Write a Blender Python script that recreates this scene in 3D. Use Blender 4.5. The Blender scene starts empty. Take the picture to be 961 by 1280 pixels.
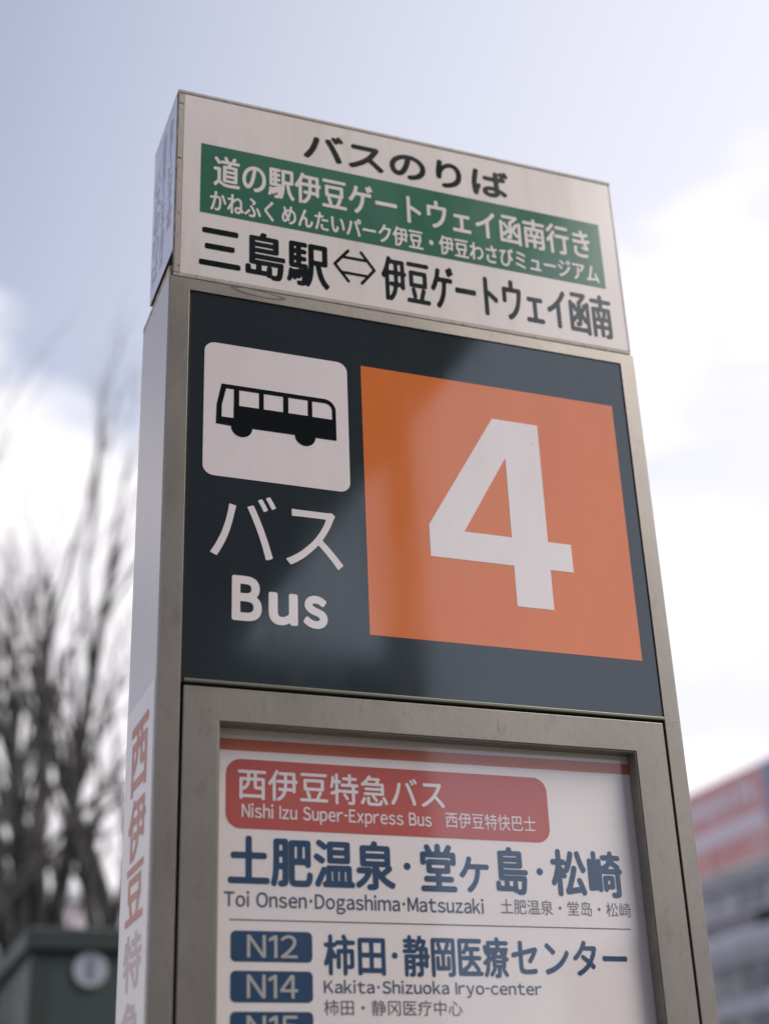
import bpy, bmesh, math, random
import numpy as np
from mathutils import Vector, Matrix
from mathutils.geometry import tessellate_polygon

S = bpy.context.scene
COL = S.collection
TOP = 3.05                      # height of the top of the sign; sign coordinates below are measured down from it

# ------------------------------------------------------------------ camera
cam_d = bpy.data.cameras.new('camera')
cam = bpy.data.objects.new('camera', cam_d); COL.objects.link(cam); S.camera = cam
R_ = Vector((0.93641677, -0.34892407, -0.03708936))
F_ = Vector((0.33029728, 0.84084623, 0.42881387))
U_ = Vector((-0.11843703, -0.41379901, 0.90263118))
m = Matrix((R_, U_, -F_)).transposed().to_4x4()
m.translation = Vector((-0.70428611, -1.64055639, TOP - 1.48680831))
cam.matrix_world = m
cam_d.sensor_fit = 'VERTICAL'; cam_d.sensor_height = 36; cam_d.sensor_width = 27
cam_d.lens = 1812.3445 / 1280 * 36
cam_d.clip_start = 0.05; cam_d.clip_end = 3000
cam_d.dof.use_dof = True
cam_d.dof.focus_distance = 1.93
cam_d.dof.aperture_fstop = 2.25

# ------------------------------------------------------------------ light
SUN_AZ, SUN_EL = math.radians(128), math.radians(48)     # azimuth from +Y towards +X
sun_dir = Vector((math.sin(SUN_AZ)*math.cos(SUN_EL), math.cos(SUN_AZ)*math.cos(SUN_EL), math.sin(SUN_EL)))
W = bpy.data.worlds.new('World'); S.world = W; W.use_nodes = True
wt = W.node_tree; wt.nodes.clear()
def wn(t, **k):
    n = wt.nodes.new(t)
    for a, b in k.items(): setattr(n, a, b)
    return n
def wl(a, b): wt.links.new(a, b)
def wmath(op, a, b=None, clamp=False):
    n = wn('ShaderNodeMath', operation=op, use_clamp=clamp)
    for i, v in enumerate((a, b)):
        if v is None: continue
        if isinstance(v, (int, float)): n.inputs[i].default_value = v
        else: wl(v, n.inputs[i])
    return n.outputs[0]
sky = wn('ShaderNodeTexSky', sky_type='NISHITA', sun_disc=False)
sky.sun_elevation = SUN_EL; sky.sun_rotation = SUN_AZ
sky.air_density = 1.0; sky.dust_density = 2.0; sky.ozone_density = 1.5
tc = wn('ShaderNodeTexCoord')
sep = wn('ShaderNodeSeparateXYZ'); wl(tc.outputs['Generated'], sep.inputs[0])
dot = wn('ShaderNodeVectorMath', operation='DOT_PRODUCT'); wl(tc.outputs['Generated'], dot.inputs[0]); dot.inputs[1].default_value = sun_dir
mp = wn('ShaderNodeMapping'); wl(tc.outputs['Generated'], mp.inputs[0]); mp.inputs['Scale'].default_value = (1, 1, 1.9); mp.inputs['Location'].default_value = (7.2, 6.9, 2.0)
nz = wn('ShaderNodeTexNoise'); wl(mp.outputs[0], nz.inputs['Vector'])
nz.inputs['Scale'].default_value = 3.0; nz.inputs['Detail'].default_value = 6; nz.inputs['Roughness'].default_value = 0.52; nz.inputs['Distortion'].default_value = 0.25
# hazy veil: thicker towards the east
veil = wmath('ADD', wmath('MULTIPLY', sep.outputs['X'], 1.5), wmath('MULTIPLY', sep.outputs['Y'], 0.24), clamp=True)
# cloud cover: thicker towards the horizon
low = wmath('MULTIPLY_ADD', sep.outputs['Z'], -0.50); low.node.inputs[2].default_value = 0.33
toward = wmath('ADD', wmath('MULTIPLY', sep.outputs['X'], 0.10), wmath('MULTIPLY_ADD', sep.outputs['Y'], 0.14))
toward.node.inputs[1].links[0].from_node.inputs[2].default_value = -0.09
zen = wn('ShaderNodeMapRange', interpolation_type='SMOOTHSTEP'); wl(sep.outputs['Z'], zen.inputs['Value'])
zen.inputs['From Min'].default_value = 0.70; zen.inputs['From Max'].default_value = 0.92; zen.inputs['To Max'].default_value = 0.35
toward = wmath('ADD', toward, zen.outputs[0])  # extra overhead cloud added for more light on the sign front
# clouds behind the camera are made brighter to light the sign front
lit = wn('ShaderNodeMapRange', interpolation_type='SMOOTHSTEP'); wl(sep.outputs['Y'], lit.inputs['Value'])
lit.inputs['From Min'].default_value = -0.5; lit.inputs['From Max'].default_value = 0.55; lit.inputs['To Min'].default_value = 1.5; lit.inputs['To Max'].default_value = 1.0
cov = wmath('ADD', wmath('ADD', nz.outputs['Fac'], low), toward)
mr = wn('ShaderNodeMapRange', interpolation_type='SMOOTHSTEP'); wl(cov, mr.inputs['Value'])
mr.inputs['From Min'].default_value = 0.60; mr.inputs['From Max'].default_value = 0.74
SKY_K = 0.1
gain = wn('ShaderNodeVectorMath', operation='MULTIPLY'); wl(sky.outputs[0], gain.inputs[0]); gain.inputs[1].default_value = (1.32, 1.04, 0.91)
mx1 = wn('ShaderNodeMix', data_type='RGBA'); wl(veil, mx1.inputs['Factor']); 
cap = wn('ShaderNodeVectorMath', operation='MINIMUM'); wl(gain.outputs[0], cap.inputs[0]); cap.inputs[1].default_value = (4.4, 5.3, 6.8)
wl(cap.outputs[0], mx1.inputs['A']); mx1.inputs['B'].default_value = (4.1, 4.1, 4.5, 1)
mx2 = wn('ShaderNodeMix', data_type='RGBA'); wl(mr.outputs[0], mx2.inputs['Factor']); wl(mx1.outputs['Result'], mx2.inputs['A']); 
cl = wn('ShaderNodeVectorMath', operation='SCALE'); cl.inputs[0].default_value = (4.9, 4.75, 4.95); wl(lit.outputs[0], cl.inputs['Scale']); wl(cl.outputs[0], mx2.inputs['B'])
bg = wn('ShaderNodeBackground'); bg.inputs['Strength'].default_value = SKY_K; wl(mx2.outputs['Result'], bg.inputs['Color'])
out = wn('ShaderNodeOutputWorld'); wl(bg.outputs[0], out.inputs[0])
sd = bpy.data.lights.new('sun', 'SUN'); sd.energy = 1.45; sd.angle = math.radians(32); sd.color = (1, 0.95, 0.88)
so = bpy.data.objects.new('sun', sd); COL.objects.link(so)
so.rotation_euler = (-sun_dir).to_track_quat('-Z', 'Y').to_euler(); so.location = (20, 5, 30)
S.view_settings.view_transform = 'Standard'; S.view_settings.look = 'None'
S.view_settings.exposure = 1.22; S.view_settings.gamma = 1
S.view_settings.use_curve_mapping = False

# ------------------------------------------------------------------ materials
def mat(name, col, rough=0.5, metal=0.0, spec=0.5, noise=None, bump=0.0, bscale=60, coat=0.0, coat_rough=0.05, rnoise=0.0, stretch=(1, 1, 1), ior=1.5):
    """noise = (scale, colour2, threshold_low, threshold_high)"""
    M = bpy.data.materials.new(name); M.use_nodes = True; t = M.node_tree
    b = t.nodes['Principled BSDF']
    b.inputs['Base Color'].default_value = (*col, 1); b.inputs['Roughness'].default_value = rough
    b.inputs['Metallic'].default_value = metal; b.inputs['Specular IOR Level'].default_value = spec
    b.inputs['IOR'].default_value = ior
    b.inputs['Coat Weight'].default_value = coat; b.inputs['Coat Roughness'].default_value = coat_rough
    tcn = t.nodes.new('ShaderNodeTexCoord'); mpn = t.nodes.new('ShaderNodeMapping')
    t.links.new(tcn.outputs['Object'], mpn.inputs[0]); mpn.inputs['Scale'].default_value = stretch
    if noise:
        layers = noise if isinstance(noise, list) else [noise]
        prev = None
        for (sc, c2, lo, hi) in layers:
            n = t.nodes.new('ShaderNodeTexNoise'); t.links.new(mpn.outputs[0], n.inputs['Vector'])
            n.inputs['Scale'].default_value = sc; n.inputs['Detail'].default_value = 7; n.inputs['Roughness'].default_value = 0.6
            r = t.nodes.new('ShaderNodeMapRange'); t.links.new(n.outputs['Fac'], r.inputs['Value'])
            r.inputs['From Min'].default_value = lo; r.inputs['From Max'].default_value = hi
            x = t.nodes.new('ShaderNodeMix'); x.data_type = 'RGBA'; t.links.new(r.outputs[0], x.inputs['Factor'])
            if prev is None: x.inputs['A'].default_value = (*col, 1)
            else: t.links.new(prev, x.inputs['A'])
            x.inputs['B'].default_value = (*c2, 1); prev = x.outputs['Result']
        t.links.new(prev, b.inputs['Base Color'])
    if rnoise:
        n = t.nodes.new('ShaderNodeTexNoise'); t.links.new(mpn.outputs[0], n.inputs['Vector']); n.inputs['Scale'].default_value = 14; n.inputs['Detail'].default_value = 6
        r = t.nodes.new('ShaderNodeMapRange'); t.links.new(n.outputs['Fac'], r.inputs['Value'])
        r.inputs['From Min'].default_value = 0.3; r.inputs['From Max'].default_value = 0.7
        r.inputs['To Min'].default_value = rough - rnoise; r.inputs['To Max'].default_value = rough + rnoise
        t.links.new(r.outputs[0], b.inputs['Roughness'])
    if bump:
        n = t.nodes.new('ShaderNodeTexNoise'); t.links.new(mpn.outputs[0], n.inputs['Vector']); n.inputs['Scale'].default_value = bscale; n.inputs['Detail'].default_value = 4
        bp = t.nodes.new('ShaderNodeBump'); bp.inputs['Strength'].default_value = bump; bp.inputs['Distance'].default_value = 0.01
        t.links.new(n.outputs['Fac'], bp.inputs['Height']); t.links.new(bp.outputs[0], b.inputs['Normal'])
    return M
def dirt(c, k=0.82): return (c[0]*k, c[1]*k*0.98, c[2]*k*0.93)
def printed(name, c, rough=0.13, gloss=1.6):
    # colour printed behind a clear glossy sheet, slightly grimy
    return mat(name, c, rough, noise=[(9, dirt(c, 0.93), 0.45, 0.8), (70, dirt(c, 0.95), 0.55, 0.8), (420, (c[0]*0.8+0.06, c[1]*0.8+0.058, c[2]*0.8+0.052), 0.68, 0.74)], ior=gloss, bump=0.012, bscale=5, rnoise=0.04, stretch=(1, 1, 0.35))
WHITE = (0.80, 0.715, 0.675)
M_ = {}
M_['acrylic'] = mat('header white acrylic', WHITE, 0.22, noise=[(9, dirt(WHITE, 0.93), 0.45, 0.8), (26, dirt(WHITE, 0.84), 0.52, 0.78), (240, dirt(WHITE, 0.7), 0.70, 0.76)], ior=1.55, bump=0.012, bscale=5, rnoise=0.04, stretch=(1, 1, 0.13))
M_['side_acrylic'] = printed('side white acrylic', (0.86, 0.78, 0.84), 0.22, 1.5)
M_['green'] = printed('green band print', (0.045, 0.155, 0.105), 0.2, 1.55)
M_['black'] = printed('black print', (0.006, 0.010, 0.012), 0.2, 1.55)
M_['white_print'] = printed('white print on green', WHITE, 0.2, 1.55)
M_['board'] = printed('dark charcoal board', (0.026, 0.034, 0.040), 0.085, 1.70)
M_['board_white'] = printed('board white print', (0.84, 0.745, 0.73), 0.10, 1.65)
M_['board_black'] = printed('board black print', (0.008, 0.011, 0.013), 0.085, 1.70)
M_['orange'] = printed('orange print', (0.72, 0.185, 0.048), 0.085, 1.70)
M_['poster'] = mat('poster paper', (0.86, 0.77, 0.745), 0.6, noise=(6, (0.82, 0.73, 0.70), 0.4, 0.7))
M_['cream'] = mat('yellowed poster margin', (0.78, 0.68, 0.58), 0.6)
M_['poster_red'] = mat('poster red ink', (0.50, 0.085, 0.07), 0.55)
M_['poster_orange'] = mat('poster vermilion ink', (0.60, 0.15, 0.075), 0.55)
M_['poster_navy'] = mat('poster navy ink', (0.009, 0.05, 0.125), 0.55)
M_['poster_navy_soft'] = mat('poster small navy ink', (0.045, 0.075, 0.13), 0.55)
M_['poster_grey'] = mat('poster grey ink', (0.10, 0.11, 0.14), 0.55)
M_['poster_white'] = mat('poster white ink', (0.80, 0.73, 0.74), 0.55)
M_['box_cream'] = mat('route box cream ink', (0.48, 0.46, 0.42), 0.55)
M_['trim'] = mat('beige painted trim', (0.42, 0.365, 0.31), 0.5, noise=[(8, (0.36, 0.30, 0.245), 0.4, 0.7), (110, (0.12, 0.07, 0.04), 0.60, 0.68)], bump=0.1, bscale=120, spec=0.4)
M_['seam'] = mat('grimy seam backing', (0.13, 0.085, 0.055), 0.9, noise=(50, (0.05, 0.035, 0.025), 0.4, 0.6))
M_['lip'] = mat('ochre stained lip', (0.66, 0.48, 0.33), 0.6, noise=(50, (0.22, 0.15, 0.09), 0.5, 0.7))
M_['rust'] = mat('rusty trim edge', (0.15, 0.10, 0.065), 0.8, noise=[(60, (0.34, 0.28, 0.22), 0.42, 0.52), (170, (0.05, 0.035, 0.025), 0.5, 0.6)], bump=0.3, bscale=150)
M_['steel'] = mat('weathered satin steel', (0.295, 0.262, 0.232), 0.43, metal=0.75, noise=[(5, (0.235, 0.208, 0.182), 0.35, 0.7), (34, (0.19, 0.17, 0.15), 0.55, 0.85), (160, (0.22, 0.20, 0.175), 0.6, 0.7)], bump=0.02, bscale=150, rnoise=0.04, stretch=(1, 1, 0.5))
M_['steel_dark'] = mat('dark reveal steel', (0.22, 0.20, 0.165), 0.45, metal=0.3, noise=(20, (0.17, 0.155, 0.13), 0.4, 0.7))
M_['olive'] = mat('olive sill metal', (0.15, 0.15, 0.115), 0.4, metal=0.4)
M_['core'] = mat('black cavity', (0.008, 0.010, 0.010), 0.9)
M_['gasket'] = mat('rubber gasket', (0.045, 0.05, 0.035), 0.7)
M_['cover'] = mat('white side cover paint', (0.69, 0.575, 0.51), 0.32, noise=(7, (0.63, 0.525, 0.465), 0.4, 0.7), stretch=(1, 1, 0.3), bump=0.02, bscale=10)
M_['sticker'] = mat('side sticker vinyl', (0.92, 0.81, 0.75), 0.4, noise=(12, (0.87, 0.76, 0.70), 0.4, 0.7))
M_['side_orange'] = mat('faded vermilion vinyl', (0.55, 0.13, 0.06), 0.45, noise=(60, (0.60, 0.22, 0.14), 0.5, 0.7))
M_['side_pink'] = mat('bleached pink vinyl', (0.62, 0.42, 0.37), 0.45, noise=(60, (0.63, 0.46, 0.42), 0.5, 0.7))
M_['side_blue'] = mat('pale blue faded print', (0.40, 0.43, 0.54), 0.3)
M_['neck'] = mat('shade darkened neck', (0.02, 0.018, 0.012), 0.8, noise=(40, (0.05, 0.038, 0.02), 0.5, 0.7))  # near-black colour stands in for shade in the gap under the header
M_['smudge'] = mat('grey glue stain', (0.13, 0.125, 0.115), 0.75, noise=(60, (0.22, 0.21, 0.19), 0.4, 0.6))
M_['bolt'] = mat('bolt steel', (0.4, 0.4, 0.38), 0.3, metal=1)
def glass_mat(name, tint=(1, 1, 1)):
    M = bpy.data.materials.new(name); M.use_nodes = True; t = M.node_tree; t.nodes.clear()
    tr = t.nodes.new('ShaderNodeBsdfTransparent'); tr.inputs[0].default_value = (*tint, 1)
    gl = t.nodes.new('ShaderNodeBsdfGlossy'); gl.inputs['Roughness'].default_value = 0.06
    lw = t.nodes.new('ShaderNodeLayerWeight'); lw.inputs['Blend'].default_value = 0.5
    pw_ = t.nodes.new('ShaderNodeMath'); pw_.operation = 'POWER'; t.links.new(lw.outputs['Facing'], pw_.inputs[0]); pw_.inputs[1].default_value = 5
    fr = t.nodes.new('ShaderNodeMath'); fr.operation = 'MULTIPLY_ADD'; t.links.new(pw_.outputs[0], fr.inputs[0]); fr.inputs[1].default_value = 0.96; fr.inputs[2].default_value = 0.035
    ns = t.nodes.new('ShaderNodeTexNoise'); ns.inputs['Scale'].default_value = 4
    tcn = t.nodes.new('ShaderNodeTexCoord'); t.links.new(tcn.outputs['Object'], ns.inputs['Vector'])
    bp = t.nodes.new('ShaderNodeBump'); bp.inputs['Strength'].default_value = 0.02; bp.inputs['Distance'].default_value = 0.01
    t.links.new(ns.outputs['Fac'], bp.inputs['Height']); t.links.new(bp.outputs[0], gl.inputs['Normal'])
    mx = t.nodes.new('ShaderNodeMixShader'); o = t.nodes.new('ShaderNodeOutputMaterial')
    t.links.new(fr.outputs[0], mx.inputs[0]); t.links.new(tr.outputs[0], mx.inputs[1]); t.links.new(gl.outputs[0], mx.inputs[2]); t.links.new(mx.outputs[0], o.inputs[0])
    return M
M_['glass'] = glass_mat('display glass')

# ------------------------------------------------------------------ helpers
def link(o, parent=None):
    COL.objects.link(o)
    if parent is not None: o.parent = parent
    return o
def mesh_obj(name, verts, faces, material, parent=None, smooth=False):
    me = bpy.data.meshes.new(name); me.from_pydata([tuple(v) for v in verts], [], faces); me.update()
    me.materials.append(material)
    if smooth:
        for p in me.polygons: p.use_smooth = True
    return link(bpy.data.objects.new(name, me), parent)
def box_bm(bm, x0, x1, y0, y1, z0, z1, bev=0.0, seg=2):
    r = bmesh.ops.create_cube(bm, size=1)
    for v in r['verts']:
        v.co = Vector(((x0+x1)/2 + v.co.x*(x1-x0), (y0+y1)/2 + v.co.y*(y1-y0), (z0+z1)/2 + v.co.z*(z1-z0)))
    if bev:
        ed = list({e for v in r['verts'] for e in v.link_edges})
        bmesh.ops.bevel(bm, geom=ed, offset=bev, segments=seg, profile=0.5, affect='EDGES')
def bm_obj(name, bm, material, parent=None, smooth=False):
    me = bpy.data.meshes.new(name); bm.to_mesh(me); bm.free(); me.materials.append(material)
    if smooth:
        for p in me.polygons: p.use_smooth = True
    return link(bpy.data.objects.new(name, me), parent)
def box(name, x0, x1, y0, y1, z0, z1, material, parent=None, bev=0.0, seg=2):
    bm = bmesh.new(); box_bm(bm, x0, x1, y0, y1, z0, z1, bev, seg)
    return bm_obj(name, bm, material, parent)
def empty(name, loc, label, cat, group=None):
    o = bpy.data.objects.new(name, None); o.location = loc; o.empty_display_size = 0.2; COL.objects.link(o)
    tag(o, label, cat, group); return o
def tag(o, label, cat, group=None):
    o['label'] = label; o['category'] = cat
    if group: o['group'] = group
    return o
def structure(o): o['kind'] = 'structure'; return o
def cyl_bm(bm, c, r, h, axis='Y', n=24):
    g = bmesh.ops.create_cone(bm, cap_ends=True, segments=n, radius1=r, radius2=r, depth=h)
    rot = {'Y': Matrix.Rotation(math.pi/2, 3, 'X'), 'X': Matrix.Rotation(math.pi/2, 3, 'Y'), 'Z': Matrix.Identity(3)}[axis]
    for v in g['verts']: v.co = rot @ v.co + Vector(c)

# mapping of flat artwork (u right, v up) onto a face of the sign
def on_front(y): return lambda u, v: (u, y, TOP + v)
def on_side(x): return lambda u, v: (x, -u, TOP + v)      # seen from the left: right is towards the front

def area2(l): return sum(l[i][0]*l[(i+1) % len(l)][1]-l[(i+1) % len(l)][0]*l[i][1] for i in range(len(l)))
def inside(p, l):
    c = False; n = len(l)
    for i in range(n):
        x1, y1 = l[i]; x2, y2 = l[(i+1) % n]
        if (y1 > p[1]) != (y2 > p[1]) and p[0] < (x2-x1)*(p[1]-y1)/(y2-y1)+x1: c = not c
    return c
def tess(loops):
    """triangles of nested loops: each outer loop is filled together with its own holes"""
    n = len(loops); off = [0]
    for l in loops: off.append(off[-1]+len(l))
    depth = [sum(inside(loops[i][0], loops[j]) for j in range(n) if j != i) for i in range(n)]
    ar = [abs(area2(l)) for l in loops]; res = []
    for i in range(n):
        if depth[i] % 2: continue
        grp = [i]
        for j in range(n):
            if depth[j] == depth[i]+1 and inside(loops[j][0], loops[i]): grp.append(j)
        idx = [off[g]+k for g in grp for k in range(len(loops[g]))]
        ox, oy = loops[i][0][0], loops[i][0][1]
        t = tessellate_polygon([[Vector(((p[0]-ox)*1000, (p[1]-oy)*1000, 0)) for p in loops[g]] for g in grp])
        res += [tuple(idx[k] for k in q) for q in t]
    return res
def flat(name, loops, place, material, parent, flip=False):
    """fill 2-D loops (outlines and holes together)"""
    pts = [p for l in loops for p in l]
    tris = tess(loops)
    faces = []
    for a, b, c in tris:
        pa, pb, pc = pts[a], pts[b], pts[c]
        ar = (pb[0]-pa[0])*(pc[1]-pa[1]) - (pc[0]-pa[0])*(pb[1]-pa[1])
        if abs(ar) < 1e-14: continue
        faces.append((a, b, c) if ar > 0 else (a, c, b))
    return mesh_obj(name, [place(*p) for p in pts], faces, material, parent)
def rrect(x0, x1, z0, z1, r, n=8):
    L = []
    for cx, cz, a0 in ((x1-r, z1-r, 0), (x0+r, z1-r, 90), (x0+r, z0+r, 180), (x1-r, z0+r, 270)):
        for k in range(n+1):
            a = math.radians(a0 + 90*k/n); L.append((cx + r*math.cos(a), cz + r*math.sin(a)))
    return L
def arc(cx, cz, r, a0, a1, n=12, rz=None):
    rz = rz or r
    return [(cx + r*math.cos(math.radians(a0+(a1-a0)*k/n)), cz + rz*math.sin(math.radians(a0+(a1-a0)*k/n))) for k in range(n+1)]

# ------------------------------------------------------------------ lettering
# Glyph outlines come from Blender's built-in font; each is thinned and then thickened again
# by exact distances, which gives the round stroke ends of sign-maker's rounded gothic.
_tcache = {}
def outline(text):
    if text in _tcache: return _tcache[text]
    if len(text) > 1 and any(ch.isascii() and ch.isalnum() for ch in text):     # Latin: spaced from the wide forms
        x = 0; res = []
        for ch in text:
            if ch == ' ': x += 0.36; continue
            w = chr(ord(ch)+0xFEE0) if ch.isascii() else ch
            g = [l.copy() for l in outline(w)]
            if ch in 'I1':                                                    # plain upright forms
                c = outline('Ｈ'); z0 = min(l[:, 1].min() for l in c); z1 = max(l[:, 1].max() for l in c); k1 = 0.088
                g = [np.array([(0, z0), (k1, z0), (k1, z1), (0, z1)])] if ch == 'I' else [np.array([(.17, z0), (.17+k1, z0), (.17+k1, z1), (.18, z1), (0, z1-.10), (0, z1-.20), (.17, z1-.115)])]
            if ch == '・':
                c = g[0].mean(0); g = [c+(g[0]-c)*0.72]
            lo = min(l[:, 0].min() for l in g); hi = max(l[:, 0].max() for l in g)
            k = 0.36 if ch == '-' else 1.0
            if ch == '・': x += 0.09
            for l in g: l[:, 0] = (l[:, 0]-lo)*k + x
            res += g; x += (hi-lo)*k + (0.115 if ch != '・' else 0.20)
        _tcache[text] = res
        return res
    c = bpy.data.curves.new('tmp', 'FONT'); c.body = text; c.resolution_u = 6
    o = bpy.data.objects.new('tmp', c); COL.objects.link(o)
    bpy.context.view_layer.update(); dg = bpy.context.evaluated_depsgraph_get()
    cu = o.evaluated_get(dg).to_curve(dg)
    loops = []
    for sp in cu.splines:
        bp = sp.bezier_points; n = len(bp); L = []
        for i in range(n):
            a, b = bp[i], bp[(i+1) % n]
            p0, p1, p2, p3 = [np.array(q[:2]) for q in (a.co, a.handle_right, b.handle_left, b.co)]
            straight = np.linalg.norm(np.cross(np.append(p1-p0, 0), np.append(p3-p0, 0))) < 1e-5 and np.linalg.norm(np.cross(np.append(p2-p0, 0), np.append(p3-p0, 0))) < 1e-5
            K = 1 if straight else 6
            for k in range(K):
                t = k/K; L.append(p0*(1-t)**3 + 3*p1*t*(1-t)**2 + 3*p2*t*t*(1-t) + p3*t**3)
        if len(L) > 2: loops.append(np.array(L))
    o.to_curve_clear() if False else None
    bpy.data.objects.remove(o); bpy.data.curves.remove(c)
    _tcache[text] = loops
    return loops
def segdist(P, A, B):
    d = np.full(len(P), 1e9)
    for s in range(0, len(A), 64):
        a = A[s:s+64]; b = B[s:s+64]; ab = b-a; l2 = np.maximum((ab**2).sum(1), 1e-18)
        ap = P[:, None, :]-a[None]
        t = np.clip((ap*ab[None]).sum(2)/l2, 0, 1)
        q = ap - t[..., None]*ab[None]
        d = np.minimum(d, (q**2).sum(2).min(1))
    return np.sqrt(d)
def winding(P, A, B):
    w = np.zeros(len(P), int)
    for s in range(0, len(A), 64):
        a = A[s:s+64]; b = B[s:s+64]
        ay, by = a[:, 1][None], b[:, 1][None]; y = P[:, 1][:, None]
        up = (ay <= y) & (by > y); dn = (ay > y) & (by <= y)
        cr = (b[:, 0]-a[:, 0])[None]*(y-ay) - (P[:, 0][:, None]-a[:, 0][None])*(by-ay)
        w += (up & (cr > 0)).sum(1) - (dn & (cr < 0)).sum(1)
    return w != 0
def marching(F, X, Z):
    """contours of F = 0 (inside where F < 0) as linked loops"""
    ny, nx = F.shape; ins = F < 0
    edges = {}
    def pt(key):
        k, i, j = key
        if k == 0: a, b, = F[i, j], F[i, j+1]; t = a/(a-b); return (X[j] + t*(X[j+1]-X[j]), Z[i])
        a, b = F[i, j], F[i+1, j]; t = a/(a-b); return (X[j], Z[i] + t*(Z[i+1]-Z[i]))
    code = ins[:-1, :-1]*1 + ins[:-1, 1:]*2 + ins[1:, 1:]*4 + ins[1:, :-1]*8
    T = {1: 'LB', 2: 'BR', 3: 'LR', 4: 'RT', 6: 'BT', 7: 'LT', 8: 'TL', 9: 'TB', 11: 'TR', 12: 'RL', 13: 'RB', 14: 'BL', 5: 'LTRB', 10: 'BLTR'}
    nxt = {}
    for i, j in zip(*np.nonzero((code > 0) & (code < 15))):
        i = int(i); j = int(j)
        E = {'B': (0, i, j), 'T': (0, i+1, j), 'L': (1, i, j), 'R': (1, i, j+1)}
        s = T[int(code[i, j])]
        for k in range(0, len(s), 2):
            a, b = E[s[k]], E[s[k+1]]
            nxt.setdefault(a, []).append(b); nxt.setdefault(b, []).append(a)
    loops = []; seen = set()
    for st in list(nxt):
        if st in seen: continue
        L = [st]; seen.add(st); cur = st
        while True:
            nn = [q for q in nxt[cur] if q not in seen]
            if not nn: break
            cur = nn[0]; seen.add(cur); L.append(cur)
        if len(L) > 5: loops.append(np.array([pt(k) for k in L]))
    return loops
def simplify(L, tol):
    n = len(L); keep = np.zeros(n, bool)
    c = L.mean(0); i0 = int(np.argmax(((L-c)**2).sum(1))); L = np.roll(L, -i0, axis=0)
    i1 = int(np.argmax(((L-L[0])**2).sum(1)))
    Q = np.vstack([L, L[:1]]); keep = np.zeros(n+1, bool); keep[[0, i1, n]] = True
    st = [(0, i1), (i1, n)]
    while st:
        a, b = st.pop()
        if b-a < 2: continue
        d = Q[b]-Q[a]; ln = math.hypot(*d) or 1e-12
        v = Q[a+1:b]-Q[a]; dist = np.abs(v[:, 0]*d[1]-v[:, 1]*d[0])/ln
        k = int(dist.argmax())
        if dist[k] > tol: k += a+1; keep[k] = True; st += [(a, k), (k, b)]
    return Q[:-1][keep[:-1]]
def loops_edges(loops):
    A = np.vstack(loops); B = np.vstack([np.roll(l, -1, axis=0) for l in loops]); return A, B
def parity(P, A, B):
    w = np.zeros(len(P), int)
    for s in range(0, len(A), 64):
        a = A[s:s+64]; b = B[s:s+64]
        ay, by = a[:, 1][None], b[:, 1][None]; y = P[:, 1][:, None]
        cross = (ay <= y) != (by <= y)
        xx = a[:, 0][None] + (y-ay)*((b[:, 0]-a[:, 0])[None])/np.where(by == ay, 1e-12, by-ay)
        w += (cross & (xx > P[:, 0][:, None])).sum(1)
    return w % 2 == 1
def grid(ls, pad, h):
    pts = np.vstack(ls)
    X = np.arange(pts[:, 0].min()-pad, pts[:, 0].max()+pad+h, h); Z = np.arange(pts[:, 1].min()-pad, pts[:, 1].max()+pad+h, h)
    GX, GZ = np.meshgrid(X, Z)
    return X, Z, np.column_stack([GX.ravel(), GZ.ravel()]), GX.shape
def clusters_of(loops, gap):
    it = sorted([(l[:, 0].min(), l[:, 0].max(), l) for l in loops], key=lambda q: q[0]); cl = []
    for a, b, l in it:
        if cl and a < cl[-1][1] + gap: cl[-1][1] = max(b, cl[-1][1]); cl[-1][2].append(l)
        else: cl.append([a, b, [l]])
    return [c[2] for c in cl]
_thin = {}
def thinned(text, e):
    """outlines in em units with every stroke thinned by e on each side"""
    if e <= 0: return [l.copy() for l in outline(text)]
    if (text, e) in _thin: return _thin[text, e]
    res = []
    for ls in clusters_of(outline(text), 1e-5):
        h = 1/80; X, Z, P, sh = grid(ls, 2*h, h); A, B = loops_edges(ls)
        sd_ = segdist(P, A, B); sd_[winding(P, A, B)] *= -1
        F = (sd_+e).reshape(sh); F[np.abs(F) < 1e-9] = 1e-9
        res += [simplify(l, h*0.06) for l in marching(F, X, Z)]
    _thin[text, e] = res
    return res
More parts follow.
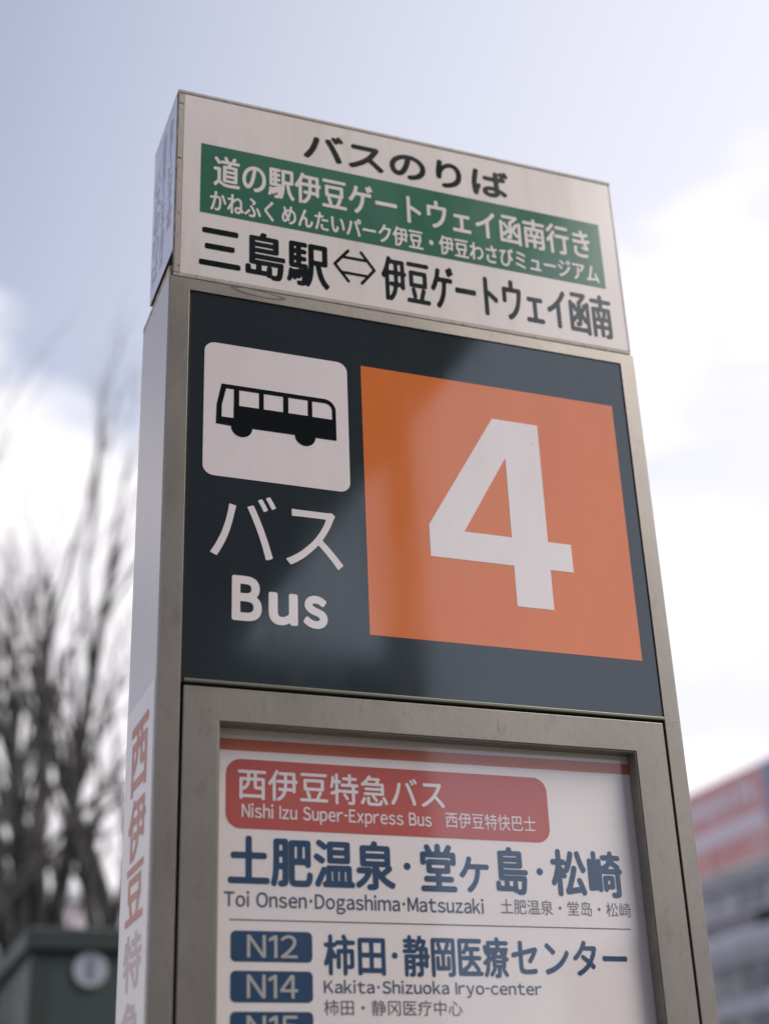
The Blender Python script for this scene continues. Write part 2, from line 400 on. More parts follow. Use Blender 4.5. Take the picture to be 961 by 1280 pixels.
def lettering(text, u0, u1, v0, v1, place, material, parent, e=0.0, d=0.0, name='lettering', res=64):
    """text whose ink fills u0..u1 and v0..v1; strokes thinned by e (em), stretched, then thickened by d (share of height)"""
    H = v1-v0; d *= H
    loops = [l.copy() for l in thinned(text, e)]
    allp = np.vstack(loops); mn, mxx = allp.min(0), allp.max(0)
    sx = (u1-u0-2*d)/(mxx[0]-mn[0]); sz = (v1-v0-2*d)/(mxx[1]-mn[1])
    for l in loops:
        l[:, 0] = u0+d+(l[:, 0]-mn[0])*sx; l[:, 1] = v0+d+(l[:, 1]-mn[1])*sz
    verts = []; faces = []; h = H/res
    for ls in clusters_of(loops, 2*d+1e-5):
        if d > 0:
            X, Z, P, sh = grid(ls, d+3*h, h); A, B = loops_edges(ls)
            sd_ = segdist(P, A, B); sd_[parity(P, A, B) if e > 0 else winding(P, A, B)] *= -1
            F = (sd_-d).reshape(sh); F[np.abs(F) < 1e-9] = 1e-9
            ls = [simplify(l, h*0.12) for l in marching(F, X, Z)]
            ls = [l for l in ls if len(l) > 2]
        if not ls: continue
        base = len(verts); flatp = [tuple(p) for l in ls for p in l]
        for q in tess(ls):
            pa, pb, pc = (flatp[k] for k in q)
            ar = (pb[0]-pa[0])*(pc[1]-pa[1]) - (pc[0]-pa[0])*(pb[1]-pa[1])
            if abs(ar) < 1e-13: continue
            faces.append(tuple(base+k for k in (q if ar > 0 else (q[0], q[2], q[1]))))
        verts += [place(*p) for p in flatp]
    return mesh_obj(name, verts, faces, material, parent)
def strokes(name, segs, w, place, material, parent, h=0.0006):
    A = np.array([s[0] for s in segs]); B = np.array([s[1] for s in segs])
    al = np.vstack([A, B]); X = np.arange(al[:, 0].min()-w-h, al[:, 0].max()+w+2*h, h); Z = np.arange(al[:, 1].min()-w-h, al[:, 1].max()+w+2*h, h)
    GX, GZ = np.meshgrid(X, Z); F = (segdist(np.column_stack([GX.ravel(), GZ.ravel()]), A, B) - w/2).reshape(GX.shape); F[np.abs(F) < 1e-9] = 1e-9
    return flat(name, [[tuple(p) for p in simplify(l, h*0.1)] for l in marching(F, X, Z)], place, material, parent)

# ================================================================== THE SETTING
m_asph = mat('asphalt', (0.05, 0.05, 0.052), 0.9, noise=(3, (0.07, 0.07, 0.07), 0.4, 0.7), bump=0.4, bscale=200)
m_pave = mat('concrete paving', (0.16, 0.155, 0.15), 0.85, noise=(2, (0.12, 0.115, 0.11), 0.4, 0.7), bump=0.2, bscale=60)
m_kerb = mat('kerb stone', (0.3, 0.295, 0.28), 0.8, noise=(5, (0.22, 0.22, 0.21), 0.4, 0.7))
m_line = mat('road paint', (0.75, 0.75, 0.72), 0.7, noise=(14, (0.4, 0.4, 0.4), 0.55, 0.7))
m_ground = mat('open ground', (0.10, 0.10, 0.09), 0.95, noise=(0.2, (0.07, 0.075, 0.06), 0.4, 0.6))
structure(mesh_obj('ground', [(-1500, -1500, -0.15), (1500, -1500, -0.15), (1500, 1500, -0.15), (-1500, 1500, -0.15)], [(0, 1, 2, 3)], m_ground))
structure(mesh_obj('road', [(7.2, -120, -0.146), (22, -120, -0.146), (22, 160, -0.146), (7.2, 160, -0.146)], [(0, 1, 2, 3)], m_asph))
structure(mesh_obj('road', [(-90, -27, -0.142), (7.1, -27, -0.142), (7.1, -17.2, -0.142), (-90, -17.2, -0.142)], [(0, 1, 2, 3)], m_asph))
structure(box('pavement', -14, 7, -17, 40, -0.15, 0, m_pave))
structure(box('kerb', 7.003, 7.16, -17, 40, -0.15, 0.004, m_kerb))
structure(box('pavement', 22.1, 90, -120, 160, -0.149, 0.0, m_pave))
vs = []; fs = []
for k in range(20):
    y = -60+k*9
    b = len(vs); vs += [(14.5, y, -0.138), (14.65, y, -0.138), (14.65, y+5, -0.138), (14.5, y+5, -0.138)]; fs.append((b, b+1, b+2, b+3))
structure(mesh_obj('road_marking', vs, fs, m_line))

# ---- office building on the right, across the road (its face looks towards -X)
m_wall = mat('grey office wall', (0.44, 0.43, 0.44), 0.7, noise=(0.5, (0.36, 0.355, 0.37), 0.4, 0.7))
m_band = mat('pale office band', (0.66, 0.64, 0.67), 0.6, noise=(0.8, (0.39, 0.38, 0.42), 0.4, 0.7))
m_pane = mat('teal window glass', (0.05, 0.085, 0.095), 0.12, spec=0.8, noise=(0.9, (0.16, 0.20, 0.22), 0.45, 0.6))
m_paneb = mat('bright window blind', (0.48, 0.46, 0.47), 0.35, noise=(1.1, (0.30, 0.29, 0.32), 0.45, 0.6))
m_dark = mat('dark recess', (0.015, 0.02, 0.018), 0.8)
m_frame = mat('window frame grey', (0.3, 0.3, 0.31), 0.5)
BX = 26.9
ob = empty('office_building', (BX, 26, 0), 'grey office building with ribbon windows standing across the road at the right edge', 'building')
def rel(o, root):                 # parent while keeping the place
    o.parent = root; o.location = -Vector(root.location); return o
rel(box('wall', BX+0.35, BX+16, 12, 46.2, 0, 10.8, m_wall), ob)
for z0, z1, mm in ((10.35, 10.95, m_wall), (9.42, 9.55, m_band), (8.45, 8.97, m_band), (7.95, 8.44, m_wall), (6.42, 6.98, m_band), (5.2, 5.5, m_wall), (4.0, 4.9, m_band), (0.0, 0.6, m_wall)):
    rel(box('spandrel', BX, BX+0.36, 11.9, 46.3, z0, z1, mm, bev=0.02, seg=1), ob)
k = 0
for z0, z1, mm in ((9.57, 10.33, m_paneb), (7.0, 7.93, m_pane), (5.52, 6.40, m_pane), (3.0, 3.98, m_pane)):
    y = 46.0
    while y > 27:
        w = rel(box('window', BX+0.12, BX+0.30, y-1.32, y, z0, z1, m_frame), ob)
        mt = mm if (k*7 % 5) else (m_paneb if mm is m_pane else m_pane)
        p = box('pane', BX+0.10, BX+0.119, y-1.27, y-0.05, z0+0.05, z1-0.05, mt); p.parent = w
        y -= 1.42; k += 1
rel(box('balcony_opening', BX+0.2, BX+0.348, 30, 38.3, 8.99, 9.40, m_dark), ob)
rel(box('corner_pier', BX-0.03, BX+0.37, 46.31, 46.7, 0, 10.9, m_band), ob)
rel(box('stair_head', BX+3, BX+7, 30, 35, 10.8, 12.2, m_wall), ob)
m_red = mat('red billboard panel', (0.70, 0.29, 0.27), 0.5, noise=(1.3, (0.76, 0.44, 0.42), 0.45, 0.6))
m_rw = mat('pinkish white billboard band', (0.80, 0.62, 0.65), 0.5, noise=(2.5, (0.82, 0.72, 0.75), 0.4, 0.6))
m_bl = mat('blue billboard panel', (0.22, 0.30, 0.45), 0.5)
bb = empty('rooftop_billboard', (BX-0.2, 36, 10.96), 'long red and white billboard with a blue end on the office roof edge', 'billboard')
rel(box('panel', BX-0.10, BX+0.10, 30, 43.5, 11.0, 13.8, m_red), bb)
rel(box('white_band', BX-0.125, BX-0.103, 36.6, 43.3, 11.75, 12.35, m_rw), bb)
y = 43.2; rb = random.Random(8)
while y > 37.2:
    w_ = rb.uniform(0.35, 0.8); rel(box('white_block', BX-0.125, BX-0.103, y-w_, y, 12.75, 13.4, m_rw), bb); y -= w_+rb.uniform(0.12, 0.3)
rel(box('blue_panel', BX-0.13, BX-0.101, 32, 36.4, 11.9, 13.7, m_bl), bb)
for y in (31, 34, 37, 40, 43): rel(box('strut', BX+0.1, BX+0.18, y-0.05, y+0.05, 10.8, 13.7, m_frame), bb)

# ---- pale building far behind the trees
m_pale = mat('pale pink render', (0.62, 0.53, 0.56), 0.8, noise=(0.4, (0.55, 0.47, 0.50), 0.4, 0.7))
m_brick = mat('red brown cladding', (0.26, 0.085, 0.055), 0.8)
ab = empty('apartment_building', (3.5, 52, 0), 'pale pinkish building seen low between the bare tree trunks', 'building')
rel(box('wall', -6, 14, 46, 58, 0, 10.6, m_pale), ab)
rel(box('parapet', -6.2, 14.2, 45.8, 58.2, 10.6, 10.9, m_band), ab)
rel(box('stair_tower', 8.3, 10.2, 45.2, 45.99, 0, 9.4, m_brick), ab)
for r in range(3):
    for c in range(7):
        x = -5+c*2.7
        if 7.0 < x < 10.2: continue
        w = rel(box('window', x, x+1.5, 45.93, 45.99, 1.6+r*3, 3.1+r*3, m_frame), ab)
        p = box('pane', x+0.08, x+1.42, 45.90, 45.929, 1.68+r*3, 3.02+r*3, m_pane); p.parent = w

# ---- dark green kiosk at lower left
m_kg = mat('dark green painted metal', (0.016, 0.027, 0.022), 0.5, noise=(3, (0.022, 0.034, 0.028), 0.4, 0.7))
m_kd = mat('near black green trim', (0.009, 0.016, 0.013), 0.5)
m_kl = mat('grey green side glass', (0.06, 0.085, 0.08), 0.25, noise=(1.5, (0.09, 0.115, 0.11), 0.4, 0.7))
m_em = mat('white round emblem', (0.26, 0.26, 0.30), 0.5)
m_emd = mat('grey mark on emblem', (0.10, 0.12, 0.12), 0.5)
KX, KY, KT = 0.21, 5.30, 2.75
kk = empty('kiosk', (KX+1.1, KY+1.4, 0), 'dark green box kiosk with a thick top rim and a white round emblem', 'kiosk')
rel(box('roof_rim', KX-0.03, KX+2.35, KY-0.03, KY+3.0, KT-0.10, KT+0.005, m_kd, bev=0.012), kk)
rel(box('front_panel', KX+0.085, KX+2.2, KY+0.01, KY+0.05, 0.1, KT-0.102, m_kg), kk)
rel(box('side_panel', KX+0.01, KX+0.04, KY+0.085, KY+2.9, 0.1, KT-0.102, m_kl), kk)
for x, y in ((KX, KY), (KX+2.2, KY), (KX, KY+2.9)):
    rel(box('corner_post', x, x+0.08, y, y+0.08, 0, KT-0.101, m_kd, bev=0.006), kk)
rel(box('back_panel', KX+0.05, KX+2.25, KY+2.85, KY+2.88, 0.1, KT-0.102, m_kg), kk)
ex, ez = -0.704+7.0*math.tan(math.radians(9.75))*0.985, 1.563+6.94/math.cos(math.radians(9.8))*math.tan(math.radians(8.15))
bm = bmesh.new(); cyl_bm(bm, (ex, KY+0.0, ez), 0.078, 0.018, 'Y', 40); em = rel(bm_obj('emblem', bm, m_em), kk)
bm = bmesh.new(); box_bm(bm, ex-0.016, ex+0.016, KY-0.0125, KY-0.0095, ez-0.044, ez+0.044, 0.0)
mk = bm_obj('mark', bm, m_emd); mk.parent = em

# ---- bare trees
m_bark = mat('dark grey green bark', (0.045, 0.048, 0.042), 0.9, noise=(6, (0.08, 0.075, 0.066), 0.45, 0.6), bump=0.5, bscale=25)
m_twig = mat('pinkish grey twig', (0.13, 0.108, 0.105), 0.9)
def tube(V, F, pts, rad, n):
    base = len(V); prev = None
    for i, p in enumerate(pts):
        d = (pts[min(i+1, len(pts)-1)] - pts[max(i-1, 0)]).normalized()
        a = d.orthogonal().normalized() if prev is None else (prev - d*prev.dot(d)).normalized(); prev = a
        b = d.cross(a)
        for k in range(n):
            t = 2*math.pi*k/n; V.append(p + (a*math.cos(t)+b*math.sin(t))*rad[i])
    for i in range(len(pts)-1):
        for k in range(n):
            q = base+i*n; F.append((q+k, q+(k+1) % n, q+n+(k+1) % n, q+n+k))
def bare_tree(name, x, y, fork, height, nlimb, spread, seed, label, lean=(0, 0), r0=0.13):
    rnd = random.Random(seed)
    root = empty(name, (x, y, 0), label, 'tree')
    TV, TF = [], []; CV, CF = [], []
    base = Vector((0, 0, 0)); top = Vector((lean[0]*0.3, lean[1]*0.3, fork))
    pts = [base.lerp(top, t) + Vector((rnd.uniform(-.02, .02), rnd.uniform(-.02, .02), 0)) for t in (0, .05, .3, .6, 1)]
    tube(TV, TF, pts, [r0*1.5, r0*1.15, r0, r0*0.95, r0*1.05], 12)
    def grow(p, d, L, r, lvl):
        n = max(4, int(L/0.25)); ps = [p]; rs = [r]; q = p.copy(); dd = d.copy()
        wob = 0.05 if lvl == 0 else 0.11
        for i in range(n):
            dd = (dd + Vector((rnd.gauss(0, wob), rnd.gauss(0, wob), rnd.gauss(0, wob*0.5)+0.02))).normalized()
            q = q + dd*(L/n); ps.append(q); rs.append(r*(1-(i+1)/n*(0.72 if lvl < 3 else 0.85)))
        V, F = (TV, TF) if lvl < 2 else (CV, CF)
        tube(V, F, ps, rs, (9, 7, 5, 4)[min(lvl, 3)])
        if lvl >= 3: return
        nb = (5, 3, 3)[lvl]
        for _ in range(nb):
            t = rnd.uniform(0.28, 1.0); i = min(int(t*n), n-1)
            pd = (ps[i+1]-ps[i]).normalized(); side = pd.orthogonal().normalized(); side.rotate(Matrix.Rotation(rnd.uniform(0, 6.28), 3, pd))
            nd = (pd + side*rnd.uniform(0.30, 0.62) + Vector((0, 0, 0.16))).normalized()
            grow(ps[i], nd, L*rnd.uniform(0.36, 0.60), max(rs[i]*rnd.uniform(0.45, 0.68), 0.005), lvl+1)
    for k in range(nlimb):
        a = 2*math.pi*(k+rnd.uniform(-.3, .3))/nlimb; s = spread*rnd.uniform(0.5, 1.1)
        d = Vector((math.cos(a)*s+lean[0], math.sin(a)*s+lean[1], 1)).normalized()
        st = top - Vector((0, 0, rnd.uniform(0, fork*0.25)))
        grow(st, d, (height-fork)*rnd.uniform(0.72, 1.0), r0*rnd.uniform(0.55, 0.85), 0)
    mesh_obj('trunk', TV, TF, m_bark, root, True); mesh_obj('crown', CV, CF, m_twig, root, True)
    return root
bare_tree('bare_tree', -0.15, 9.6, 1.7, 6.2, 6, 0.20, 11, 'bare tree whose trunk rises nearest the left edge of the photo', (-0.02, 0), 0.125)
bare_tree('bare_tree', 0.80, 10.2, 1.6, 7.4, 8, 0.21, 23, 'tallest bare tree, fanning up from behind the kiosk rim beside the sign', (0.0, 0), 0.13)
bare_tree('bare_tree', 1.55, 9.9, 1.7, 6.4, 6, 0.16, 5, 'bare tree half hidden behind the left side of the sign pillar', (0.05, 0), 0.12)

# ---- evergreen shrub at the left edge
m_leaf = mat('dull brown green leaf', (0.045, 0.042, 0.03), 0.7, noise=(3, (0.065, 0.05, 0.035), 0.4, 0.6))
sh = empty('shrub', (-0.12, 8.3, 0), 'dark brownish shrub crowding the left edge beside the kiosk', 'shrub')
rnd = random.Random(3); V, F = [], []; TV, TF = [], []
for s in range(7):
    a = rnd.uniform(0, 6.28); tip = Vector((math.cos(a)*0.35, math.sin(a)*0.35, rnd.uniform(2.2, 2.9)))
    tube(TV, TF, [Vector((0, 0, 0)), tip*0.5+Vector((0.04, 0, 0)), tip], [0.035, 0.022, 0.008], 6)
for _ in range(3600):
    z = rnd.uniform(0.5, 3.15); rr = 0.62*math.sqrt(max(0.05, 1-((z-1.8)/1.5)**2))*rnd.random()**0.4; a = rnd.uniform(0, 6.28)
    c = Vector((math.cos(a)*rr, math.sin(a)*rr, z)) + Vector((rnd.gauss(0, .05), rnd.gauss(0, .05), rnd.gauss(0, .05)))
    u = Vector((rnd.gauss(0, 1), rnd.gauss(0, 1), rnd.gauss(0, 1))).normalized(); v = u.orthogonal().normalized(); b = len(V)
    V += [c-u*.045, c+v*.02, c+u*.045, c-v*.02]; F.append((b, b+1, b+2, b+3))
mesh_obj('stem', TV, TF, m_bark, sh, True); mesh_obj('foliage', V, F, m_leaf, sh)

# ---- what stands behind the photographer and shows in the glossy faces
m_can = mat('canopy soffit paint', (0.13, 0.12, 0.10), 0.8)
m_post = mat('canopy post paint', (0.16, 0.15, 0.13), 0.6)
cn = empty('shelter_canopy', (0.1, -7, 0), 'long flat shelter roof on slim posts behind the photographer', 'shelter')
rel(box('roof', -0.75, 0.95, -14.5, -0.9, 4.03, 4.2, m_can, bev=0.02), cn)
rel(box('gutter', 0.953, 1.06, -14.5, -0.9, 4.05, 4.22, m_post, bev=0.01), cn)
for y in (-4.6, -8.6, -12.6):
    rel(box('post', 0.42, 0.54, y-0.06, y+0.06, 0, 4.028, m_post, bev=0.01), cn)
    rel(box('post', -0.45, -0.33, y-0.06, y+0.06, 0, 4.028, m_post, bev=0.01), cn)
lp = empty('lamp_post', (1.35, -3.4, 0), 'tall grey lamp post behind the photographer beside the shelter', 'lamp post')
bm = bmesh.new(); bmesh.ops.create_cone(bm, cap_ends=True, segments=16, radius1=0.10, radius2=0.06, depth=7, matrix=Matrix.Translation((1.35, -3.4, 3.5)))
rel(bm_obj('pole', bm, m_post, smooth=True), lp)
rel(box('lamp_head', 1.10, 1.60, -3.5, -3.3, 6.95, 7.05, m_band, bev=0.02), lp)
m_b1 = mat('brown office tile', (0.055, 0.05, 0.042), 0.8, noise=(0.5, (0.04, 0.038, 0.033), 0.4, 0.7))
for i, (x0, x1, y, h, lab) in enumerate(((-34, -14, -33, 11, 'brown tiled office block behind the photographer, farthest left'), (-12.5, 13, -31, 14, 'brown tiled office block behind the photographer, in the middle'), (24, 44, -34, 9, 'brown tiled office block behind the photographer, across the road'))):
    r = empty('office_building', ((x0+x1)/2, y-6, 0), lab, 'building')
    rel(box('wall', x0, x1, y-12, y, 0, h, m_b1), r)
    for f in range(int(h//3)):
        for c in range(7):
            xx = x0+1+c*(x1-x0-2)/7
            w = rel(box('window', xx+0.3, xx+2.0, y+0.001, y+0.06, 1.0+f*3, 2.5+f*3, m_frame), r)
            p = box('pane', xx+0.38, xx+1.92, y+0.061, y+0.08, 1.08+f*3, 2.42+f*3, m_pane); p.parent = w

# ================================================================== THE BUS STOP SIGN
sign = empty('bus_stop_sign', (0, 0, 0), 'tall steel bus stop pillar with orange number 4 panel under a white header box', 'bus stop sign')
T = TOP
D0, D1 = 0.004, 0.1765
# --- column
body = box('column_body', -0.3575, 0.3575, 0.0275, D1, 0.0, T-0.3165, M_['core'], sign)
box('top_plate', -0.3612, 0.3590, 0.006, D1+0.001, T-0.3168, T-0.3085, M_['lip'], sign, bev=0.001, seg=1)
def prism(name, outline, hole, y0, y1, material, parent, bev=0.0015, seg=2):
    """a plate cut from one sheet: outline (and hole) in x, z; only its real edges are eased"""
    bm = bmesh.new(); loops = [outline] + ([hole] if hole else [])
    fr = []; bk = []
    for l in loops:
        fr.append([bm.verts.new((x, y0, T+z)) for x, z in l]); bk.append([bm.verts.new((x, y1, T+z)) for x, z in l])
    allf = [v for l in fr for v in l]; allb = [v for l in bk for v in l]
    for q in tess(loops):
        for vs_, rev in ((allf, False), (allb, True)):
            t_ = [vs_[k] for k in q]
            bm.faces.new(t_[::-1] if rev else t_)
    for f_, b_ in zip(fr, bk):
        n = len(f_)
        for k in range(n): bm.faces.new((f_[k], f_[(k+1) % n], b_[(k+1) % n], b_[k]))
    bmesh.ops.recalc_face_normals(bm, faces=bm.faces)
    bmesh.ops.dissolve_limit(bm, angle_limit=0.01, verts=bm.verts, edges=bm.edges)
    ed = [e for e in bm.edges if len(e.link_faces) == 2 and e.calc_face_angle(0) > 0.5]
    bmesh.ops.bevel(bm, geom=ed, offset=bev, segments=seg, profile=0.5, affect='EDGES')
    bmesh.ops.triangulate(bm, faces=[f for f in bm.faces if len(f.verts) > 4])
    return bm_obj(name, bm, material, parent)
prism('pillar_frame', [(-0.3600, -T), (-0.3328, -T), (-0.3328, -0.3474), (0.3358, -0.3474), (0.3358, -T), (0.3600, -T), (0.3600, -0.3293), (-0.3600, -0.3293)], None, 0.0, 0.027, M_['steel'], sign, 0.0005)
box('side_cover', -0.3612, -0.3576, 0.0055, D1-0.001, 0.02, T-0.3180, M_['cover'], sign, bev=0.001)
box('side_cover', 0.3576, 0.3612, 0.031, D1-0.001, 0.02, T-0.3180, M_['cover'], sign, bev=0.001)
box('back_panel', -0.355, 0.355, D1+0.0012, D1+0.004, 0.02, T-0.3180, M_['cover'], sign)
box('edge_strip', -0.3598, -0.350, D1+0.0015, D1+0.006, 0.02, T-0.335, M_['steel'], sign)
# glue stain on the top rail and small marks
ring = [(-0.236+0.040*math.cos(a)*(1+0.08*math.sin(3*a)), -0.3345+0.0050*math.sin(a)+0.0022*math.cos(a)*-1) for a in [2*math.pi*k/40 for k in range(40)]]
ring2 = [(-0.236+0.0355*math.cos(a), -0.3345+0.0034*math.sin(a)-0.002*math.cos(a)) for a in [2*math.pi*k/40 for k in range(40)]]
flat('glue_stain', [ring, ring2], on_front(-0.0003), M_['smudge'], sign)
flat('glue_stain', [[(x*0.9-0.0236, z) for x, z in ring2][:]], on_front(-0.00025), mat('thin glue film', (0.25, 0.23, 0.20), 0.6, metal=0.6), sign)
# --- number panel
np_ = box('number_panel', -0.3300, 0.3345, 0.0016, 0.0115, T-0.9066, T-0.3480, M_['board'], sign, bev=0.0006, seg=1)
box('gasket', -0.3327, -0.3301, 0.003, 0.011, T-0.912, T-0.3478, M_['gasket'], sign)
PF = 0.0013
flat('pictogram_plate', [rrect(-0.3103, -0.1071, -0.6273, -0.4251, 0.0150)], on_front(PF), M_['board_white'], np_)
busout = [(-0.2934, -0.5500), *arc(-0.2581, -0.5510, 0.0146, 180, 360, 16), *arc(-0.1697, -0.5510, 0.0146, 180, 360, 16), (-0.1250, -0.5510),
          *arc(-0.1420, -0.5050, 0.0170, 0, 90, 10), (-0.2862, -0.4880), (-0.2926, -0.5205)]
wins = [[(-0.2798, -0.4944), (-0.2690, -0.4944), (-0.2693, -0.5385), (-0.2857, -0.5385), (-0.2855, -0.5205)]]
for x0, x1 in ((-0.2618, -0.2342), (-0.2276, -0.2002), (-0.1930, -0.1653)): wins.append([(x0, -0.4946), (x1, -0.4946), (x1, -0.5186), (x0, -0.5186)])
wins.append([(-0.1590, -0.5190), (-0.1306, -0.5190), *arc(-0.1410, -0.5052, 0.0104, 0, 90, 8), (-0.1590, -0.4948)])
flat('bus_pictogram', [busout] + wins, on_front(PF-0.0003), M_['board_black'], np_)
lettering('バス', -0.2985, -0.1200, -0.7425, -0.6490, on_front(PF), M_['board_white'], np_, d=0.004)
for ch, u0, u1, v0, v1, dd in (('Ｂ', -0.2695, -0.2305, -0.8257, -0.7648, 0.045), ('ｕ', -0.2215, -0.1830, -0.8268, -0.7828, 0.063), ('ｓ', -0.1755, -0.1432, -0.8272, -0.7820, 0.062)):
    lettering(ch, u0, u1, v0, v1, on_front(PF), M_['board_white'], np_, d=dd)
flat('number_plate', [[(-0.0864, -0.8281), (0.3126, -0.8281), (0.3126, -0.4250), (-0.0864, -0.4250)]], on_front(PF), M_['orange'], np_)
flat('numeral', [[(0.1116, -0.4788), (0.1836, -0.4788), (0.1836, -0.6643), (0.2194, -0.6643), (0.2194, -0.7068), (0.1836, -0.7068), (0.1836, -0.7665), (0.1280, -0.7665), (0.1280, -0.7066), (0.0047, -0.7066), (0.0047, -0.6598)],
                 [(0.1280, -0.5398), (0.1280, -0.6640), (0.0567, -0.6640)]], on_front(PF-0.0003), M_['board_white'], np_)
flat('speck', [[(0.1723+0.0008*math.cos(k), -0.5111+0.0010*math.sin(k)) for k in (0, 1, 2, 3, 4, 5)]], on_front(PF-0.0006), M_['gasket'], np_)
flat('scratch', [[(0.3432, -0.9124), (0.3578, -0.9113), (0.3576, -0.9108), (0.3434, -0.9118)]], on_front(-0.0003), M_['bolt'], sign)
# --- sill under the number panel, display door
box('sill', -0.3290, 0.3356, -0.0012, 0.012, T-0.9118, T-0.9072, M_['olive'], sign, bev=0.001)
door = prism('door_frame', [(-0.3284, -1.93), (0.3325, -1.93), (0.3325, -0.9157), (-0.3284, -0.9157)], [(-0.2842, -1.888), (-0.2842, -0.9577), (0.2864, -0.9577), (0.2864, -1.888)], 0.0008, 0.0225, M_['steel'], sign, 0.0008)
flat('weld_seam', [[(0.0861, -0.9470), (0.0868, -0.9470), (0.0866, -0.9270), (0.0862, -0.9270)]], on_front(0.0005), M_['steel_dark'], door)
for x0, x1, z0, z1 in ((-0.2841, -0.2826, -1.887, -0.9578), (0.2848, 0.2863, -1.887, -0.9578), (-0.2825, 0.2847, -0.9593, -0.9578)):
    box('reveal', x0, x1, 0.0025, 0.0224, T+z0, T+z1, M_['steel_dark'], door)
box('lower_panel', -0.3284, 0.3325, 0.0008, 0.0115, 0.06, T-1.935, M_['steel'], sign, bev=0.0015)
box('base_plate', -0.42, 0.42, -0.05, 0.24, 0.0, 0.018, M_['steel_dark'], sign, bev=0.002)
for x in (-0.39, 0.39):
    for y in (-0.03, 0.22):
        bm = bmesh.new(); bmesh.ops.create_cone(bm, cap_ends=True, segments=6, radius1=0.013, radius2=0.013, depth=0.016, matrix=Matrix.Translation((x, y, 0.026))); bm_obj('bolt', bm, M_['bolt'], sign)
box('display_glass', -0.3000, 0.3000, 0.02255, 0.0232, T-1.90, T-0.946, M_['glass'], sign)
poster = box('poster', -0.3000, 0.3000, 0.0250, 0.0265, T-1.90, T-0.946, M_['poster'], sign)
PP = 0.0247
def pf(k=0): return on_front(PP-0.0003*k)
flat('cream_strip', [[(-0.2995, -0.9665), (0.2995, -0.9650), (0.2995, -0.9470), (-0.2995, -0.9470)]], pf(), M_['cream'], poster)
flat('stripe', [[(-0.2995, -0.9856), (0.2995, -0.9835), (0.2995, -0.9692), (-0.2995, -0.9714)]], pf(), M_['poster_orange'], poster)
flat('title_box', [rrect(-0.2687, 0.1600, -1.0805, -0.9960, 0.0185)], pf(), M_['poster_red'], poster)
pw, pn, pns, pg = M_['poster_white'], M_['poster_navy'], M_['poster_navy_soft'], M_['poster_grey']
lettering('西伊豆特急バス', -0.2542, 0.0150, -1.0455, -1.0065, pf(1), pw, poster, 0.02, 0.034)
lettering('Nishi Izu Super-Express Bus', -0.2490, -0.0040, -1.0720, -1.0495, pf(1), pw, poster, 0.0, 0.012)
lettering('西伊豆特快巴士', 0.0150, 0.1400, -1.0675, -1.0472, pf(1), pw, poster, 0.0, 0.004)
def seg(parts, v0, v1, *a):
    for t, u0, u1 in parts: lettering(t, u0, u1, v0, v1, *a)
lettering('土肥温泉', -0.2655, -0.0555, -1.1480, -1.0885, pf(), pn, poster, 0.02, 0.048)
lettering('・', -0.0440, -0.0350, -1.1220, -1.1130, pf(), pn, poster)
lettering('堂', -0.0222, 0.0260, -1.1470, -1.0880, pf(), pn, poster, 0.02, 0.048)
lettering('ケ', 0.0299, 0.0702, -1.1465, -1.1020, pf(), pn, poster, 0.02, 0.05)
lettering('島', 0.0790, 0.1240, -1.1475, -1.0880, pf(), pn, poster, 0.02, 0.046)
lettering('・', 0.1362, 0.1452, -1.1220, -1.1130, pf(), pn, poster)
lettering('松崎', 0.1565, 0.2590, -1.1475, -1.0875, pf(), pn, poster, 0.02, 0.046)
lettering('Toi Onsen・Dogashima・Matsuzaki', -0.2697, 0.0600, -1.1775, -1.1535, pf(), pns, poster, 0.0, 0.014)
lettering('土肥温泉・堂岛・松崎', 0.0828, 0.2660, -1.1712, -1.1530, pf(), pg, poster, 0.0, 0.0)
flat('rule', [[(-0.2631, -1.1874), (0.2627, -1.1866), (0.2627, -1.1854), (-0.2631, -1.1862)]], pf(), pn, poster)
for i, (t, zt) in enumerate((('N12', -1.1990), ('N14', -1.2436), ('N15', -1.2882))):
    flat('route_box', [rrect(-0.2613, -0.1630, zt-0.0346, zt, 0.006)], pf(), pn, poster)
    lettering(t, -0.2420, -0.1812, zt-0.0300, zt-0.0042, pf(1), M_['box_cream'], poster, 0.0, 0.012)
lettering('柿田', -0.1490, -0.0720, -1.2475, -1.2005, pf(), pn, poster, 0.02, 0.042)
lettering('・', -0.0640, -0.0565, -1.2275, -1.2200, pf(), pn, poster)
lettering('静岡医療', -0.0500, 0.0890, -1.2480, -1.1995, pf(), pn, poster, 0.02, 0.040)
lettering('センター', 0.0925, 0.2535, -1.2440, -1.2015, pf(), pn, poster, 0.02, 0.046)
lettering('Kakita・Shizuoka Iryo-center', -0.1497, 0.1302, -1.2715, -1.2522, pf(), pns, poster, 0.0, 0.014)
lettering('柿田・静冈医疗中心', -0.1500, 0.0235, -1.2920, -1.2745, pf(), pg, poster, 0.0, 0.002)
# --- sticker on the left side
stk = box('side_sticker', -0.3618, -0.3613, 0.010, 0.1735, T-2.45, T-0.9070, M_['sticker'], sign)
SX = -0.3621
z = -0.936
for i, ch in enumerate('西伊豆特急バス'):
    hgt = (0.090, 0.076, 0.068, 0.064, 0.062, 0.06, 0.06)[i]
    lettering(ch, -0.138, -0.038, z-hgt, z, on_side(SX), M_['side_orange'] if i < 3 else M_['side_pink'], stk, 0.0, 0.028)
    z -= hgt+(0.006 if i < 2 else 0.012)
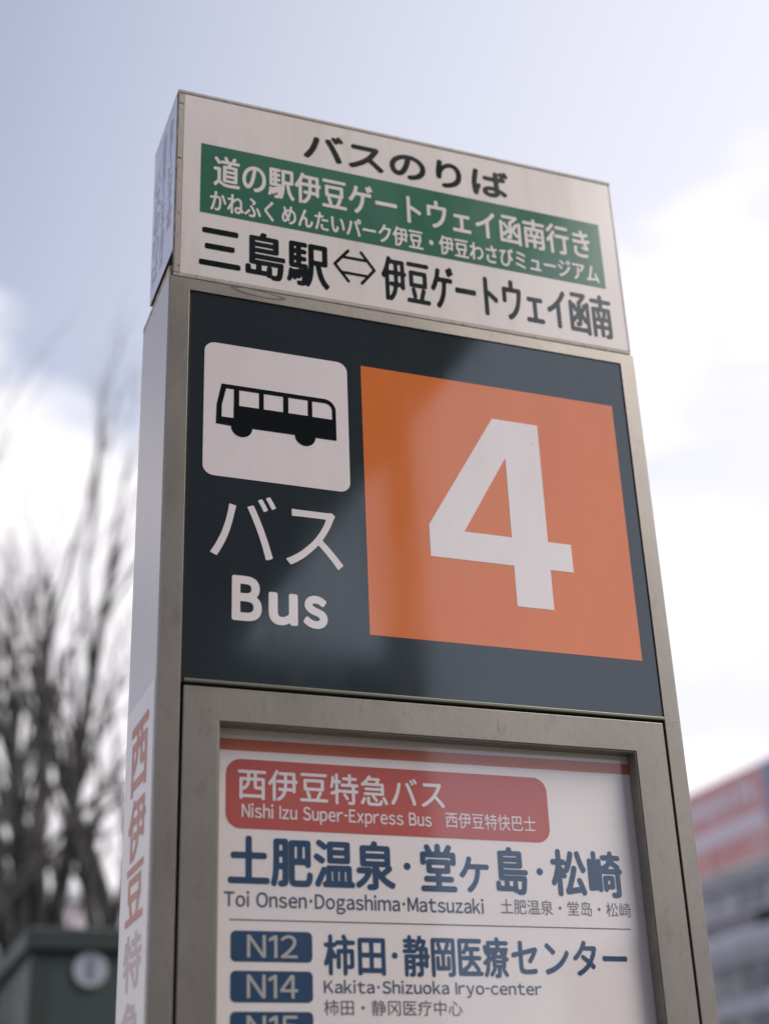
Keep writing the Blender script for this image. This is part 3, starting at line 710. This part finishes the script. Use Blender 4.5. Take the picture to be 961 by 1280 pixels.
# --- header box
hd = box('header_box', -0.3560, 0.3560, 0.0045, 0.1575, T-0.2800, T-0.0010, M_['seam'], sign)
box('neck', -0.350, 0.350, 0.012, 0.156, T-0.3084, T-0.2801, M_['neck'], hd)
fp = box('front_panel', -0.3478, 0.3535, 0.0, 0.0042, T-0.3225, T-0.0062, M_['acrylic'], hd, bev=0.0006, seg=1)
box('top_trim', -0.3569, 0.3574, -0.0008, 0.158, T-0.0057, T, M_['trim'], hd, bev=0.0008, seg=1)
box('bottom_trim', -0.3569, 0.3560, -0.0006, 0.006, T-0.3287, T-0.3229, M_['trim'], hd, bev=0.0012, seg=2)
for z0, z1 in ((-0.0257, -0.0061), (-0.1258, -0.0262), (-0.3226, -0.1263)):
    box('left_trim', -0.3562, -0.3483, -0.0006, 0.0044, T+z0, T+z1, M_['trim'], hd, bev=0.0008, seg=1)
box('rust_edge', -0.3569, -0.3563, -0.0003, 0.0044, T-0.3226, T-0.0061, M_['rust'], hd)
box('right_trim', 0.3540, 0.3574, -0.0004, 0.0044, T-0.3226, T-0.0061, M_['acrylic'], hd, bev=0.0006, seg=1)
sp = box('side_panel', -0.3572, -0.3561, 0.0060, 0.1560, T-0.2815, T-0.0066, M_['side_acrylic'], hd)
box('side_panel', 0.3561, 0.3572, 0.0060, 0.1560, T-0.2815, T-0.0066, M_['side_acrylic'], hd)
SS = -0.3575
for txt, u0, u1, vt, vb in (('伊豆ゲートウェイ函南', -0.052, -0.026, -0.030, -0.225), ('道の駅伊豆ゲートウェイ函南行き', -0.096, -0.070, -0.022, -0.262), ('バスのりば', -0.146, -0.108, -0.050, -0.262)):
    n = len(txt); hgt = (vt-vb)/n
    for i, ch in enumerate(txt):
        lettering('｜' if ch == 'ー' else ch, u0 if ch != 'ー' else (u0+u1)/2-0.002, u1 if ch != 'ー' else (u0+u1)/2+0.002, vt-(i+0.88)*hgt, vt-i*hgt, on_side(SS), M_['side_blue'], sp, res=32)
HF = -0.0003
gb = flat('green_band', [[(-0.3212, -0.2132), (0.3265, -0.2132), (0.3265, -0.0910), (-0.3212, -0.0910)]], on_front(HF), M_['green'], hd)
bk, wp = M_['black'], M_['white_print']
lettering('バスのりば', -0.1655, 0.1715, -0.0800, -0.0265, on_front(HF), bk, hd, 0.02, 0.058)
lettering('道の駅伊豆ゲートウェイ函南行き', -0.3025, 0.3065, -0.1640, -0.1075, on_front(HF-0.0003), wp, hd, 0.010, 0.026)
lettering('かねふく', -0.3070, -0.2125, -0.2075, -0.1720, on_front(HF-0.0003), wp, hd, 0.013, 0.030)
lettering('めんたいパーク伊豆・伊豆わさびミュージアム', -0.2005, 0.3165, -0.2075, -0.1720, on_front(HF-0.0003), wp, hd, 0.013, 0.030)
lettering('三島駅', -0.3212, -0.1298, -0.3085, -0.2300, on_front(HF), bk, hd, 0.009, 0.030)
strokes('arrow', [((-0.1000, -0.2330), (-0.1210, -0.2597)), ((-0.1210, -0.2597), (-0.1008, -0.2862)), ((-0.0800, -0.2322), (-0.0603, -0.2593)), ((-0.0603, -0.2593), (-0.0800, -0.2858)),
                  ((-0.1092, -0.2452), (-0.0712, -0.2452)), ((-0.1092, -0.2722), (-0.0712, -0.2722))], 0.0048, on_front(HF), bk, hd)
lettering('伊豆ゲートウェイ函南', -0.0492, 0.3310, -0.3065, -0.2280, on_front(HF), bk, hd, 0.019, 0.032)
